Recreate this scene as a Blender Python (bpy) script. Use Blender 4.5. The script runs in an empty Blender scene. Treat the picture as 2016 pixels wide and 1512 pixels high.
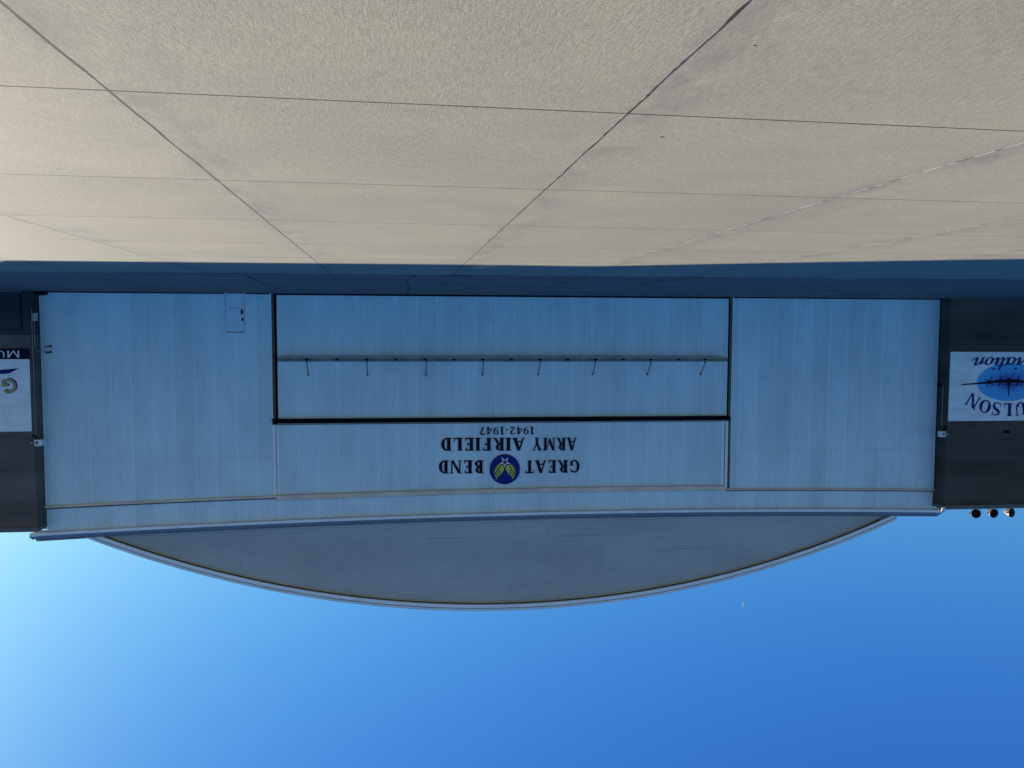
import bpy, bmesh, math, random
from mathutils import Vector, Matrix
random.seed(7)
scene = bpy.context.scene
COL = scene.collection
PI = math.pi

# ------------------------------------------------------------------ camera (the phone was held upside down)
CAM_Z = 2.27
right = Vector((0.995331, 0.096477, 0.002995))
fwd = Vector((-0.096483, 0.993531, 0.059892))
up = Vector((0.002803, -0.059901, 0.9982))
cam = bpy.data.cameras.new('camera')
cam.sensor_width = 36.0
cam.lens = 36.0 * 1514.0 / 2016.0
cam.clip_start = 0.05
cam.clip_end = 30000
camo = bpy.data.objects.new('camera', cam)
COL.objects.link(camo)
m3 = Matrix((-right, -up, -fwd)).transposed()
camo.matrix_world = Matrix.Translation((0, 0, CAM_Z)) @ m3.to_4x4()
scene.camera = camo

# ------------------------------------------------------------------ sky and sun
SUN = Vector((1.80, 1.62, 1.0)).normalized()
SUN_EL = math.asin(SUN.z)
SUN_AZ = math.atan2(SUN.x, SUN.y)
world = bpy.data.worlds.new('World')
scene.world = world
world.use_nodes = True
wn = world.node_tree.nodes
wl = world.node_tree.links
bg = wn['Background']
sky = wn.new('ShaderNodeTexSky')
sky.sky_type = 'NISHITA'
sky.sun_disc = False
sky.sun_elevation = SUN_EL
sky.sun_rotation = SUN_AZ
sky.altitude = 500
sky.air_density = 1.4
sky.dust_density = 0.6
sky.ozone_density = 5.0
# grade the sky's own colour, one response curve per channel, as the phone's processing did
sep = wn.new('ShaderNodeSeparateColor'); com = wn.new('ShaderNodeCombineColor')
wl.new(sky.outputs[0], sep.inputs[0])
for k, (ex, sc_) in enumerate(((1.548, .2255), (1.206, .522), (.66, 1.673))):
    pw = wn.new('ShaderNodeMath'); pw.operation = 'POWER'; pw.inputs[1].default_value = ex
    ml = wn.new('ShaderNodeMath'); ml.operation = 'MULTIPLY'; ml.inputs[1].default_value = sc_
    wl.new(sep.outputs[k], pw.inputs[0]); wl.new(pw.outputs[0], ml.inputs[0]); wl.new(ml.outputs[0], com.inputs[k])
wl.new(com.outputs[0], bg.inputs['Color'])
bg.inputs['Strength'].default_value = 0.08
sun = bpy.data.lights.new('sun', 'SUN')
sun.energy = 4.6
sun.angle = math.radians(0.53)
sun.color = (1.0, 0.90, 0.74)
suno = bpy.data.objects.new('sun', sun)
COL.objects.link(suno)
suno.rotation_euler = SUN.to_track_quat('Z', 'Y').to_euler()
scene.view_settings.view_transform = 'Standard'
scene.view_settings.look = 'None'
scene.view_settings.gamma = 1.0
scene.view_settings.exposure = 0.9

# ------------------------------------------------------------------ helpers
def tag(o, label=None, cat=None, group=None, kind=None):
    if label: o['label'] = label
    if cat: o['category'] = cat
    if group: o['group'] = group
    if kind: o['kind'] = kind
    return o

def thing(name, label, cat, loc=(0, 0, 0), group=None):
    o = bpy.data.objects.new(name, None)
    o.empty_display_size = 0.2
    COL.objects.link(o)
    o.location = loc
    return tag(o, label, cat, group)

class MB:
    """collects faces for ONE mesh, in world coordinates"""
    def __init__(s):
        s.v = []; s.f = []; s.weld = False
    def face(s, pts):
        n = len(s.v); s.v += [tuple(p) for p in pts]; s.f.append(list(range(n, n + len(pts))))
    def box(s, x0, x1, y0, y1, z0, z1):
        n = len(s.v)
        s.v += [(x0, y0, z0), (x1, y0, z0), (x1, y1, z0), (x0, y1, z0), (x0, y0, z1), (x1, y0, z1), (x1, y1, z1), (x0, y1, z1)]
        for q in ((0, 1, 5, 4), (1, 2, 6, 5), (2, 3, 7, 6), (3, 0, 4, 7), (4, 5, 6, 7), (3, 2, 1, 0)):
            s.f.append([n + i for i in q])
    def tube(s, pts, r, n=8):
        pts = [Vector(p) for p in pts]
        rings = []
        for i, p in enumerate(pts):
            a = pts[max(i - 1, 0)]; b = pts[min(i + 1, len(pts) - 1)]
            d = (b - a).normalized()
            u = d.cross(Vector((0.3, 0.2, 1))).normalized() if abs(d.z) < .9 else d.cross(Vector((0, 1, 0))).normalized()
            w = d.cross(u)
            k = len(s.v)
            rr = r[i] if isinstance(r, (list, tuple)) else r
            for j in range(n):
                t = 2 * PI * j / n
                s.v.append(tuple(p + u * math.cos(t) * rr + w * math.sin(t) * rr))
            rings.append(k)
        for a, b in zip(rings, rings[1:]):
            for j in range(n):
                s.f.append([a + j, a + (j + 1) % n, b + (j + 1) % n, b + j])
        s.f.append([rings[0] + j for j in range(n)][::-1])
        s.f.append([rings[-1] + j for j in range(n)])
    def lathe(s, org, axis, prof, n=24):
        """prof = [(distance along the axis, radius)]"""
        axis = Vector(axis).normalized(); org = Vector(org)
        u = axis.cross(Vector((0, 0, 1))).normalized(); w = axis.cross(u)
        rings = []
        for d, r in prof:
            k = len(s.v)
            for j in range(n):
                t = 2 * PI * j / n
                s.v.append(tuple(org + axis * d + u * math.cos(t) * r + w * math.sin(t) * r))
            rings.append(k)
        for a, b in zip(rings, rings[1:]):
            for j in range(n):
                s.f.append([a + j, a + (j + 1) % n, b + (j + 1) % n, b + j])
        s.f.append([rings[0] + j for j in range(n)][::-1])
        s.f.append([rings[-1] + j for j in range(n)])
    def build(s, name, mat, parent=None, bevel=0, smooth=False):
        me = bpy.data.meshes.new(name)
        loc = Vector((0, 0, 0))
        if parent is not None:
            loc = WORLD_LOC(parent)
        me.from_pydata([(x - loc.x, y - loc.y, z - loc.z) for x, y, z in s.v], [], s.f)
        bm = bmesh.new(); bm.from_mesh(me)
        if s.weld: bmesh.ops.remove_doubles(bm, verts=bm.verts, dist=1e-5)
        bmesh.ops.recalc_face_normals(bm, faces=bm.faces)
        bm.to_mesh(me); bm.free()
        me.update()
        me.materials.append(mat)
        if smooth:
            for p in me.polygons: p.use_smooth = True
        o = bpy.data.objects.new(name, me)
        COL.objects.link(o)
        if parent is not None: o.parent = parent
        if bevel:
            b = o.modifiers.new('bevel', 'BEVEL'); b.width = bevel; b.segments = 2; b.limit_method = 'ANGLE'
        return o

def build_each(mb, name, mat, parent):
    """one object for every separate piece in the builder"""
    par = list(range(len(mb.v)))
    def find(i):
        while par[i] != i:
            par[i] = par[par[i]]; i = par[i]
        return i
    for f in mb.f:
        for i in f[1:]: par[find(i)] = find(f[0])
    groups = {}
    for f in mb.f: groups.setdefault(find(f[0]), []).append(f)
    for fs in groups.values():
        m = MB()
        for f in fs: m.face([mb.v[i] for i in f])
        m.weld = True
        m.build(name, mat, parent)

def WORLD_LOC(o):
    l = Vector(o.location)
    while o.parent is not None:
        o = o.parent; l += Vector(o.location)
    return l

def mat(name, color, rough=0.6, var=0.08, scale=3.0, stretch=(1, 1, 1), bump=0.0, bscale=60, metallic=0.0, spec=0.5, color2=None, panel=0.0, streak=0.0):
    m = bpy.data.materials.new(name); m.use_nodes = True
    nt = m.node_tree; N = nt.nodes; L = nt.links
    b = N['Principled BSDF']
    b.inputs['Roughness'].default_value = rough
    b.inputs['Metallic'].default_value = metallic
    b.inputs['Specular IOR Level'].default_value = spec
    tc = N.new('ShaderNodeTexCoord')
    mp = N.new('ShaderNodeMapping'); mp.inputs['Scale'].default_value = stretch
    L.new(tc.outputs['Object'], mp.inputs[0])
    nz = N.new('ShaderNodeTexNoise'); nz.inputs['Scale'].default_value = scale; nz.inputs['Detail'].default_value = 7; nz.inputs['Roughness'].default_value = .6
    L.new(mp.outputs[0], nz.inputs['Vector'])
    c2 = color2 if color2 else tuple(c * (1 - var * 2.2) for c in color)
    rp = N.new('ShaderNodeMix'); rp.data_type = 'RGBA'
    rp.inputs['A'].default_value = (*[min(1, c * (1 + var)) for c in color], 1)
    rp.inputs['B'].default_value = (*c2, 1)
    mr = N.new('ShaderNodeMapRange'); mr.inputs['From Min'].default_value = .35; mr.inputs['From Max'].default_value = .68
    L.new(nz.outputs['Fac'], mr.inputs['Value']); L.new(mr.outputs[0], rp.inputs['Factor'])
    out = rp.outputs['Result']
    if panel:
        # each sheet of siding about a metre wide has faded a little differently
        sx = N.new('ShaderNodeSeparateXYZ'); L.new(tc.outputs['Object'], sx.inputs[0])
        dv = N.new('ShaderNodeMath'); dv.operation = 'DIVIDE'; dv.inputs[1].default_value = 1.04; L.new(sx.outputs[0], dv.inputs[0])
        fl = N.new('ShaderNodeMath'); fl.operation = 'FLOOR'; L.new(dv.outputs[0], fl.inputs[0])
        wn_ = N.new('ShaderNodeTexWhiteNoise'); wn_.noise_dimensions = '1D'; L.new(fl.outputs[0], wn_.inputs['W'])
        mm = N.new('ShaderNodeMapRange'); mm.inputs['To Min'].default_value = 1 - panel; mm.inputs['To Max'].default_value = 1 + panel
        L.new(wn_.outputs['Value'], mm.inputs['Value'])
        vm = N.new('ShaderNodeVectorMath'); vm.operation = 'SCALE'; L.new(out, vm.inputs[0]); L.new(mm.outputs[0], vm.inputs['Scale'])
        out = vm.outputs[0]
    if streak:
        mp2 = N.new('ShaderNodeMapping'); mp2.inputs['Scale'].default_value = (5, 5, .22); L.new(tc.outputs['Object'], mp2.inputs[0])
        n2 = N.new('ShaderNodeTexNoise'); n2.inputs['Scale'].default_value = 1; n2.inputs['Detail'].default_value = 4; L.new(mp2.outputs[0], n2.inputs['Vector'])
        mm = N.new('ShaderNodeMapRange'); mm.inputs['From Min'].default_value = .4; mm.inputs['From Max'].default_value = .75; mm.inputs['To Min'].default_value = 1; mm.inputs['To Max'].default_value = 1 - streak
        L.new(n2.outputs['Fac'], mm.inputs['Value'])
        vm = N.new('ShaderNodeVectorMath'); vm.operation = 'SCALE'; L.new(out, vm.inputs[0]); L.new(mm.outputs[0], vm.inputs['Scale'])
        out = vm.outputs[0]
    L.new(out, b.inputs['Base Color'])
    if bump:
        nb = N.new('ShaderNodeTexNoise'); nb.inputs['Scale'].default_value = bscale; nb.inputs['Detail'].default_value = 4
        L.new(mp.outputs[0], nb.inputs['Vector'])
        bp = N.new('ShaderNodeBump'); bp.inputs['Strength'].default_value = bump; bp.inputs['Distance'].default_value = .01
        L.new(nb.outputs['Fac'], bp.inputs['Height']); L.new(bp.outputs[0], b.inputs['Normal'])
    return m

M = {}
M['siding'] = mat('blue_grey_siding', (0.70, 0.84, 0.86), .42, .05, .5, (1, 1, .35), panel=.035, streak=.03)
M['siding_low'] = M['siding']
M['gable'] = mat('gable_siding', (0.47, 0.515, 0.52), .5, .06, .4, (.35, 1, 1), streak=.06)
M['trim'] = mat('pale_trim', (0.86, 0.90, 0.88), .45, .05, 1.2)
M['beige'] = mat('beige_trim', (0.80, 0.66, 0.48), .5, .10, .7, (1, 1, 3), color2=(.60, .52, .40))
M['white'] = mat('white_enamel', (0.78, 0.78, 0.76), .4, .04, 3)
M['dark'] = mat('black_rubber_and_shade', (0.006, 0.006, 0.009), .85, .1, 3, spec=.08)
M['jamb'] = mat('dark_green_steel', (0.07, 0.075, 0.055), .5, .15, 2)
M['rail'] = mat('grey_steel', (0.19, 0.21, 0.19), .5, .15, 2)
M['rail_light'] = mat('light_steel', (0.48, 0.47, 0.42), .5, .1, 2)
M['brown'] = mat('flashing_and_shade_brown', (0.12, 0.12, 0.11), .6, .12, 2)
M['door'] = mat('door_paint', (0.66, 0.82, 0.88), .4, .04, 1.5)
M['ink'] = mat('navy_lettering', (0.006, 0.008, 0.026), .7, .1, 2, spec=.12)
M['navy'] = mat('emblem_navy', (0.004, 0.026, 0.20), .6, .08, 2, spec=.15)
M['yellow'] = mat('emblem_yellow', (0.72, 0.68, 0.03), .5, .06, 2)
M['red'] = mat('emblem_red', (0.30, 0.03, 0.07), .5, .06, 2)
M['signwhite'] = mat('sign_white', (0.88, 0.90, 0.88), .5, .07, .8, (1, 1, 2), streak=.06)
M['gold'] = mat('sign_gold', (0.40, 0.30, 0.13), .5, .05, 2)
M['signblue'] = mat('sign_blue', (0.006, 0.018, 0.17), .6, .06, 2, spec=.15)

def oval_mat():
    # printed artwork: a pale blue oval with a soft darker burst in its middle
    m = bpy.data.materials.new('oval_print'); m.use_nodes = True
    nt = m.node_tree; N = nt.nodes; L = nt.links; b = N['Principled BSDF']; b.inputs['Roughness'].default_value = .5
    tc = N.new('ShaderNodeTexCoord'); mp = N.new('ShaderNodeMapping'); mp.inputs['Location'].default_value = (.04, 0, -1.66 * 1.9); mp.inputs['Scale'].default_value = (.95, 0, 1.9)
    L.new(tc.outputs['Object'], mp.inputs[0])
    ln = N.new('ShaderNodeVectorMath'); ln.operation = 'LENGTH'; L.new(mp.outputs[0], ln.inputs[0])
    nz = N.new('ShaderNodeTexNoise'); nz.inputs['Scale'].default_value = 3.2; nz.inputs['Detail'].default_value = 6; L.new(tc.outputs['Object'], nz.inputs['Vector'])
    ma = N.new('ShaderNodeMath'); ma.operation = 'MULTIPLY_ADD'; ma.inputs[1].default_value = 1.3; L.new(nz.outputs['Fac'], ma.inputs[0]); L.new(ln.outputs['Value'], ma.inputs[2])
    mr = N.new('ShaderNodeMapRange'); mr.inputs['From Min'].default_value = 1.15; mr.inputs['From Max'].default_value = 1.95; L.new(ma.outputs[0], mr.inputs['Value'])
    mx = N.new('ShaderNodeMix'); mx.data_type = 'RGBA'; mx.inputs['A'].default_value = (.004, .085, .38, 1); mx.inputs['B'].default_value = (.04, .40, .80, 1)
    L.new(mr.outputs[0], mx.inputs['Factor']); L.new(mx.outputs['Result'], b.inputs['Base Color'])
    return m
M['ovalblue'] = oval_mat()
M['metal'] = mat('lamp_metal', (0.26, 0.21, 0.16), .5, .1, 6, metallic=.3)
M['glass'] = mat('lamp_glass', (0.004, 0.004, 0.005), .6, .1, 4, spec=.1)
M['conduit'] = mat('galvanised_pipe', (0.30, 0.31, 0.30), .45, .1, 5, metallic=.3)
M['stone'] = mat('pebble', (0.03, 0.025, 0.02), .8, .2, 80)
M['cloud'] = mat('ice_cloud', (0.9, 0.93, 0.97), 1, .0, 1)
M['roof'] = mat('grey_roof', (0.30, 0.32, 0.34), .6, .1, .3)
M['concrete_step'] = mat('step_concrete', (0.16, 0.15, 0.13), .8, .12, 1.5)
M['slot'] = mat('closure_dark', (0.012, 0.02, 0.035), .8, .1, 3)
M['stripsheet'] = mat('flashing_sheet', (0.30, 0.31, 0.29), .6, .06, 1.0)

def brick_mat(name, base, dark):
    m = bpy.data.materials.new(name); m.use_nodes = True
    nt = m.node_tree; N = nt.nodes; L = nt.links; b = N['Principled BSDF']
    b.inputs['Roughness'].default_value = .85; b.inputs['Specular IOR Level'].default_value = .25
    tc = N.new('ShaderNodeTexCoord')
    sp = N.new('ShaderNodeSeparateXYZ'); L.new(tc.outputs['Object'], sp.inputs[0])
    ad = N.new('ShaderNodeMath'); ad.operation = 'ADD'; L.new(sp.outputs[0], ad.inputs[0]); L.new(sp.outputs[1], ad.inputs[1])
    cb = N.new('ShaderNodeCombineXYZ'); L.new(ad.outputs[0], cb.inputs[0]); L.new(sp.outputs[2], cb.inputs[1])
    br = N.new('ShaderNodeTexBrick'); br.inputs['Scale'].default_value = 1.0
    br.inputs['Brick Width'].default_value = .42; br.inputs['Row Height'].default_value = .205; br.inputs['Mortar Size'].default_value = .012
    br.inputs['Color1'].default_value = (*base, 1); br.inputs['Color2'].default_value = (*[c * .93 for c in base], 1); br.inputs['Mortar'].default_value = (*dark, 1)
    L.new(cb.outputs[0], br.inputs['Vector'])
    nz = N.new('ShaderNodeTexNoise'); nz.inputs['Scale'].default_value = .35; nz.inputs['Detail'].default_value = 6
    mp = N.new('ShaderNodeMapping'); mp.inputs['Scale'].default_value = (.5, .5, 2.2); L.new(tc.outputs['Object'], mp.inputs[0]); L.new(mp.outputs[0], nz.inputs['Vector'])
    mr = N.new('ShaderNodeMapRange'); mr.inputs['From Min'].default_value = .3; mr.inputs['From Max'].default_value = .7; mr.inputs['To Min'].default_value = .65; mr.inputs['To Max'].default_value = 1.25
    L.new(nz.outputs['Fac'], mr.inputs['Value'])
    vm = N.new('ShaderNodeVectorMath'); vm.operation = 'SCALE'; L.new(br.outputs['Color'], vm.inputs[0]); L.new(mr.outputs[0], vm.inputs['Scale'])
    L.new(vm.outputs[0], b.inputs['Base Color'])
    bp = N.new('ShaderNodeBump'); bp.inputs['Strength'].default_value = .5; bp.inputs['Distance'].default_value = .01
    L.new(br.outputs['Fac'], bp.inputs['Height']); bp.invert = True
    L.new(bp.outputs[0], b.inputs['Normal'])
    return m
M['brick'] = brick_mat('dark_block_wall', (0.105, 0.080, 0.062), (0.088, 0.068, 0.053))
M['brick_pale'] = brick_mat('grey_block_wall', (0.150, 0.128, 0.106), (0.128, 0.110, 0.09))
M['brick_low'] = brick_mat('dark_painted_wall', (0.045, 0.052, 0.060), (0.038, 0.044, 0.05))

# ------------------------------------------------------------------ the apron: a sheet in its own joint-line coordinates
XG = Vector((0.9985814, -0.05313763, 0.0)); XG.z = 0.00268558 * XG.x - 0.0135481 * XG.y; XG.z = (0.0026858 * XG.x - 0.0135494 * XG.y)
def apron_z(x, y):
    return 0.57 + 0.0026858 * x - 0.0135494 * y
XG.normalize()
NG = Vector((-0.0026858, 0.0135494, 1)).normalized()
YG = NG.cross(XG).normalized()
U0, DU = 2.04, 3.88
V0, DV = 6.04, 3.43

def concrete_mat():
    m = bpy.data.materials.new('apron_concrete'); m.use_nodes = True
    nt = m.node_tree; N = nt.nodes; L = nt.links; b = N['Principled BSDF']
    b.inputs['Roughness'].default_value = .78; b.inputs['Specular IOR Level'].default_value = .25
    tc = N.new('ShaderNodeTexCoord')
    def noise(scale, st=(1, 1, 1), detail=5, rough=.55, off=(0, 0, 0)):
        mp = N.new('ShaderNodeMapping'); mp.inputs['Scale'].default_value = st; mp.inputs['Location'].default_value = off
        L.new(tc.outputs['Object'], mp.inputs[0])
        n = N.new('ShaderNodeTexNoise'); n.inputs['Scale'].default_value = scale; n.inputs['Detail'].default_value = detail; n.inputs['Roughness'].default_value = rough
        L.new(mp.outputs[0], n.inputs['Vector']); return n.outputs['Fac']
    def rng(v, a, b_, c, d):
        r = N.new('ShaderNodeMapRange'); r.inputs['From Min'].default_value = a; r.inputs['From Max'].default_value = b_
        r.inputs['To Min'].default_value = c; r.inputs['To Max'].default_value = d; L.new(v, r.inputs['Value']); return r.outputs[0]
    def math_(op, a, b_=None):
        n = N.new('ShaderNodeMath'); n.operation = op
        for i, x in enumerate((a, b_)):
            if x is None: continue
            if isinstance(x, (int, float)): n.inputs[i].default_value = x
            else: L.new(x, n.inputs[i])
        return n.outputs[0]
    def mix(f, a, b_):
        n = N.new('ShaderNodeMix'); n.data_type = 'RGBA'
        if isinstance(f, (int, float)): n.inputs['Factor'].default_value = f
        else: L.new(f, n.inputs['Factor'])
        for k, x in (('A', a), ('B', b_)):
            if isinstance(x, tuple): n.inputs[k].default_value = (*x, 1)
            else: L.new(x, n.inputs[k])
        return n.outputs['Result']
    base = mix(rng(noise(.22, detail=4), .35, .65, 0, 1), (.338, .305, .215), (.282, .262, .192))
    base = mix(rng(noise(.9, detail=6, off=(7, 3, 0)), .42, .72, 0, .55), base, (.262, .238, .185))
    base = mix(rng(noise(.5, detail=6, off=(-5, 9, 0)), .5, .8, 0, .5), base, (.262, .258, .185))
    # broom finish, combed along the slab
    br = noise(1, (70, 7, 1), 4, .7)
    gr = noise(110, detail=4, rough=.75)
    gr2 = noise(48, detail=5, rough=.75, off=(3, 1, 0))
    k = math_('MULTIPLY', rng(br, .3, .7, .76, 1.22), rng(gr, .3, .7, .45, 1.55))
    k = math_('MULTIPLY', k, rng(gr2, .3, .7, .74, 1.25))
    vm = N.new('ShaderNodeVectorMath'); vm.operation = 'SCALE'; L.new(base, vm.inputs[0]); L.new(k, vm.inputs['Scale'])
    col = vm.outputs[0]
    # chips with their sparkle painted as pale specks, and dark pits
    vo = N.new('ShaderNodeTexVoronoi'); vo.inputs['Scale'].default_value = 9; L.new(tc.outputs['Object'], vo.inputs['Vector'])
    col = mix(rng(vo.outputs['Distance'], .018, .03, .8, 0), col, (.75, .73, .66))
    vo2 = N.new('ShaderNodeTexVoronoi'); vo2.inputs['Scale'].default_value = 5.3; L.new(tc.outputs['Object'], vo2.inputs['Vector'])
    col = mix(rng(vo2.outputs['Distance'], .010, .02, .6, 0), col, (.06, .05, .04))
    sp = N.new('ShaderNodeSeparateXYZ'); L.new(tc.outputs['Object'], sp.inputs[0])
    u, v = sp.outputs[0], sp.outputs[1]
    wob = rng(noise(1.1, (0, 1, 0), 4, .55), .3, .7, -.008, .008)
    uu = math_('ADD', u, wob)
    fu = math_('FRACT', math_('ADD', math_('DIVIDE', math_('SUBTRACT', uu, U0), DU), 100.5))
    su = math_('MULTIPLY', math_('SUBTRACT', fu, .5), DU)        # signed metres to the nearest long joint
    du = math_('ABSOLUTE', su)
    fv = math_('FRACT', math_('ADD', math_('DIVIDE', math_('SUBTRACT', v, V0), DV), 100.5))
    dv = math_('ABSOLUTE', math_('MULTIPLY', math_('SUBTRACT', fv, .5), DV))
    # every slab was poured from its own batch
    cs = N.new('ShaderNodeCombineXYZ')
    L.new(math_('FLOOR', math_('DIVIDE', math_('SUBTRACT', u, U0), DU)), cs.inputs[0]); L.new(math_('FLOOR', math_('DIVIDE', math_('SUBTRACT', v, V0), DV)), cs.inputs[1])
    wn2 = N.new('ShaderNodeTexWhiteNoise'); wn2.noise_dimensions = '2D'; L.new(cs.outputs[0], wn2.inputs['Vector'])
    vs = N.new('ShaderNodeVectorMath'); vs.operation = 'SCALE'; L.new(col, vs.inputs[0]); L.new(rng(wn2.outputs['Value'], 0, 1, .955, 1.035), vs.inputs['Scale'])
    col = vs.outputs[0]
    # stains that crept along the long joints
    st = math_('MULTIPLY', rng(du, .02, .75, .95, 0), rng(noise(1.1, (2.2, .8, 1), 6, .65, (2, 2, 0)), .42, .68, 0, 1))
    side = rng(math_('ADD', su, rng(noise(.3, (0, 1, 0), 2, .5, (0, 5, 0)), .4, .6, -.1, .1)), -.1, .1, 1, .25)
    col = mix(math_('MULTIPLY', st, side), col, (.175, .168, .150))
    # saw-cut cross joints
    vcut = rng(dv, .009, .013, 1, 0)
    col = mix(math_('MULTIPLY', vcut, .96), col, (.010, .010, .010))
    # long joints: ragged width, dark sealant, broken highlights on the lips painted pale
    wd = rng(noise(2.1, (0, 1, 0), 5, .7, (0, 11, 0)), .35, .65, .008, .016)
    ucut = math_('LESS_THAN', du, wd)
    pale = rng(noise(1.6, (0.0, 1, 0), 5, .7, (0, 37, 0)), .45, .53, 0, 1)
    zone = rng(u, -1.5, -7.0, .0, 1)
    lip_highlight = math_('MULTIPLY', math_('LESS_THAN', math_('ABSOLUTE', math_('SUBTRACT', su, .012)), .005), math_('MULTIPLY', pale, rng(u, 0.5, -6.0, 0, 1)))
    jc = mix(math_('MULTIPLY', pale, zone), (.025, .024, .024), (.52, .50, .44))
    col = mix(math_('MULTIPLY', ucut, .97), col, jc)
    col = mix(lip_highlight, col, (.62, .59, .50))
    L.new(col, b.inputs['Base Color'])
    h = math_('ADD', math_('MULTIPLY', br, .55), math_('MULTIPLY', gr, .5))
    h = math_('ADD', h, math_('MULTIPLY', gr2, .5))
    h = math_('SUBTRACT', h, math_('MULTIPLY', math_('ADD', ucut, vcut), 1.2))
    bp = N.new('ShaderNodeBump'); bp.inputs['Strength'].default_value = .55; bp.inputs['Distance'].default_value = .005
    L.new(h, bp.inputs['Height']); L.new(bp.outputs[0], b.inputs['Normal'])
    return m

me = bpy.data.meshes.new('concrete_pavement')
SEAM_Y = 25.4
def to_uv(x, y):
    p = Vector((x, y, apron_z(x, y) - 0.57)); return (p.dot(XG), p.dot(YG), 0)
me.from_pydata([to_uv(-160, -120), to_uv(160, -120), to_uv(160, SEAM_Y), to_uv(-160, SEAM_Y)], [], [(0, 1, 2, 3)])
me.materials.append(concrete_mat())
apron = bpy.data.objects.new('concrete_pavement', me); COL.objects.link(apron)
apron.matrix_world = Matrix.Translation((0, 0, .57)) @ Matrix((XG, YG, NG)).transposed().to_4x4()
tag(apron, kind='structure')

# older, darker pavement between the apron and the hangar
def pavement_mat():
    m = bpy.data.materials.new('old_pavement'); m.use_nodes = True
    nt = m.node_tree; N = nt.nodes; L = nt.links; b = N['Principled BSDF']
    b.inputs['Roughness'].default_value = .8; b.inputs['Specular IOR Level'].default_value = .25
    tc = N.new('ShaderNodeTexCoord')
    def noise(scale, st, detail=6):
        mp = N.new('ShaderNodeMapping'); mp.inputs['Scale'].default_value = st; L.new(tc.outputs['Object'], mp.inputs[0])
        n = N.new('ShaderNodeTexNoise'); n.inputs['Scale'].default_value = scale; n.inputs['Detail'].default_value = detail; L.new(mp.outputs[0], n.inputs['Vector']); return n
    n1 = noise(.5, (.35, 1, 1)); n2 = noise(3, (.4, 1.3, 1))
    r1 = N.new('ShaderNodeMapRange'); r1.inputs['From Min'].default_value = .35; r1.inputs['From Max'].default_value = .65; L.new(n1.outputs['Fac'], r1.inputs['Value'])
    mx = N.new('ShaderNodeMix'); mx.data_type = 'RGBA'; mx.inputs['A'].default_value = (.225, .183, .140, 1); mx.inputs['B'].default_value = (.175, .145, .115, 1); L.new(r1.outputs[0], mx.inputs['Factor'])
    r2 = N.new('ShaderNodeMapRange'); r2.inputs['From Min'].default_value = .3; r2.inputs['From Max'].default_value = .7; r2.inputs['To Min'].default_value = .8; r2.inputs['To Max'].default_value = 1.2; L.new(n2.outputs['Fac'], r2.inputs['Value'])
    vm = N.new('ShaderNodeVectorMath'); vm.operation = 'SCALE'; L.new(mx.outputs['Result'], vm.inputs[0]); L.new(r2.outputs[0], vm.inputs['Scale'])
    L.new(vm.outputs[0], b.inputs['Base Color'])
    return m
def pave_z(x, y):
    t = min(1, max(0, (y - SEAM_Y) / (41.0 - SEAM_Y))); return (1 - t) * apron_z(x, SEAM_Y) + t * 0.0
M['pavement'] = pavement_mat()
mb = MB()
ys = [SEAM_Y, 30.6, 35.8, 41.0, 130]
for a, b in zip(ys, ys[1:]):
    for i in range(-16, 16):
        x0, x1 = i * 10, i * 10 + 10
        mb.face([(x0, a, pave_z(x0, a)), (x1, a, pave_z(x1, a)), (x1, b, pave_z(x1, b)), (x0, b, pave_z(x0, b))])
tag(mb.build('pavement', M['pavement']), kind='structure')
# cracks and open joints in it
mb = MB()
def crack(pts, w, jag=.03, step=.25):
    L_ = []
    for (xa, ya), (xb, yb) in zip(pts, pts[1:]):
        n = max(2, int(math.hypot(xb - xa, yb - ya) / step))
        for i in range(n):
            t = i / n; L_.append((xa + (xb - xa) * t + random.uniform(-jag, jag), ya + (yb - ya) * t + random.uniform(-jag, jag)))
    L_.append(pts[-1])
    P = []
    for i, (x, y) in enumerate(L_):
        a = L_[max(0, i - 1)]; c = L_[min(len(L_) - 1, i + 1)]
        dx, dy = c[0] - a[0], c[1] - a[1]; l = math.hypot(dx, dy) or 1
        ww = w * random.uniform(.5, 1.3) / 2
        z = pave_z(x, y) + .006
        P.append(((x - dy / l * ww, y + dx / l * ww, z), (x + dy / l * ww, y - dx / l * ww, z)))
    for (a, b), (c, d) in zip(P, P[1:]): mb.face([a, b, d, c])
crack([(1.56, 40.9), (1.2, 34), (1.13, 28.8)], .035, .03)
crack([(1.13, 28.8), (1.05, 27.8), (.85, 26.7), (.75, 25.6)], .03, .05, .2)
crack([(-.95, 25.7), (-.75, 27.2), (-.5, 28.6), (-.23, 31.0)], .025, .08)
crack([(6.2, 25.5), (6.62, 29.2), (7.43, 40.0)], .045, .02)
crack([(11.6, 25.6), (12.15, 33.3), (12.4, 36)], .04, .02)
crack([(-5.02, 25.6), (-4.72, 28.4), (-4.5, 40.9)], .045, .03)
crack([(-8.84, 26.4), (-8.1, 27.6), (-8.2, 30.4)], .045, .05)
crack([(-8.2, 30.4), (-8.8, 39)], .03, .04)
crack([(-30, 28.6), (-18, 28.5), (-9, 28.1), (-3, 29.2), (4, 29.0)], .05, .05, .5)
for a, b, w in ((-40, 45, .035), (-9.1, -7.4, .16), (-1.9, -.3, .16), (4.8, 9.6, .11), (-20, -15.5, .09), (-13.5, -12.2, .08)):
    crack([(a, SEAM_Y + .07), (b, SEAM_Y + .07)], w, .012, .5)
tag(mb.build('pavement_joint', M['dark']), kind='structure')
# land out to the horizon, below the paving
mb = MB(); mb.face([(-6000, -6000, -.45), (6000, -6000, -.45), (6000, 6000, -.45), (-6000, 6000, -.45)])
tag(mb.build('ground', mat('dry_grass', (.16, .15, .08), .95, .2, .05)), kind='structure')

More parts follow.
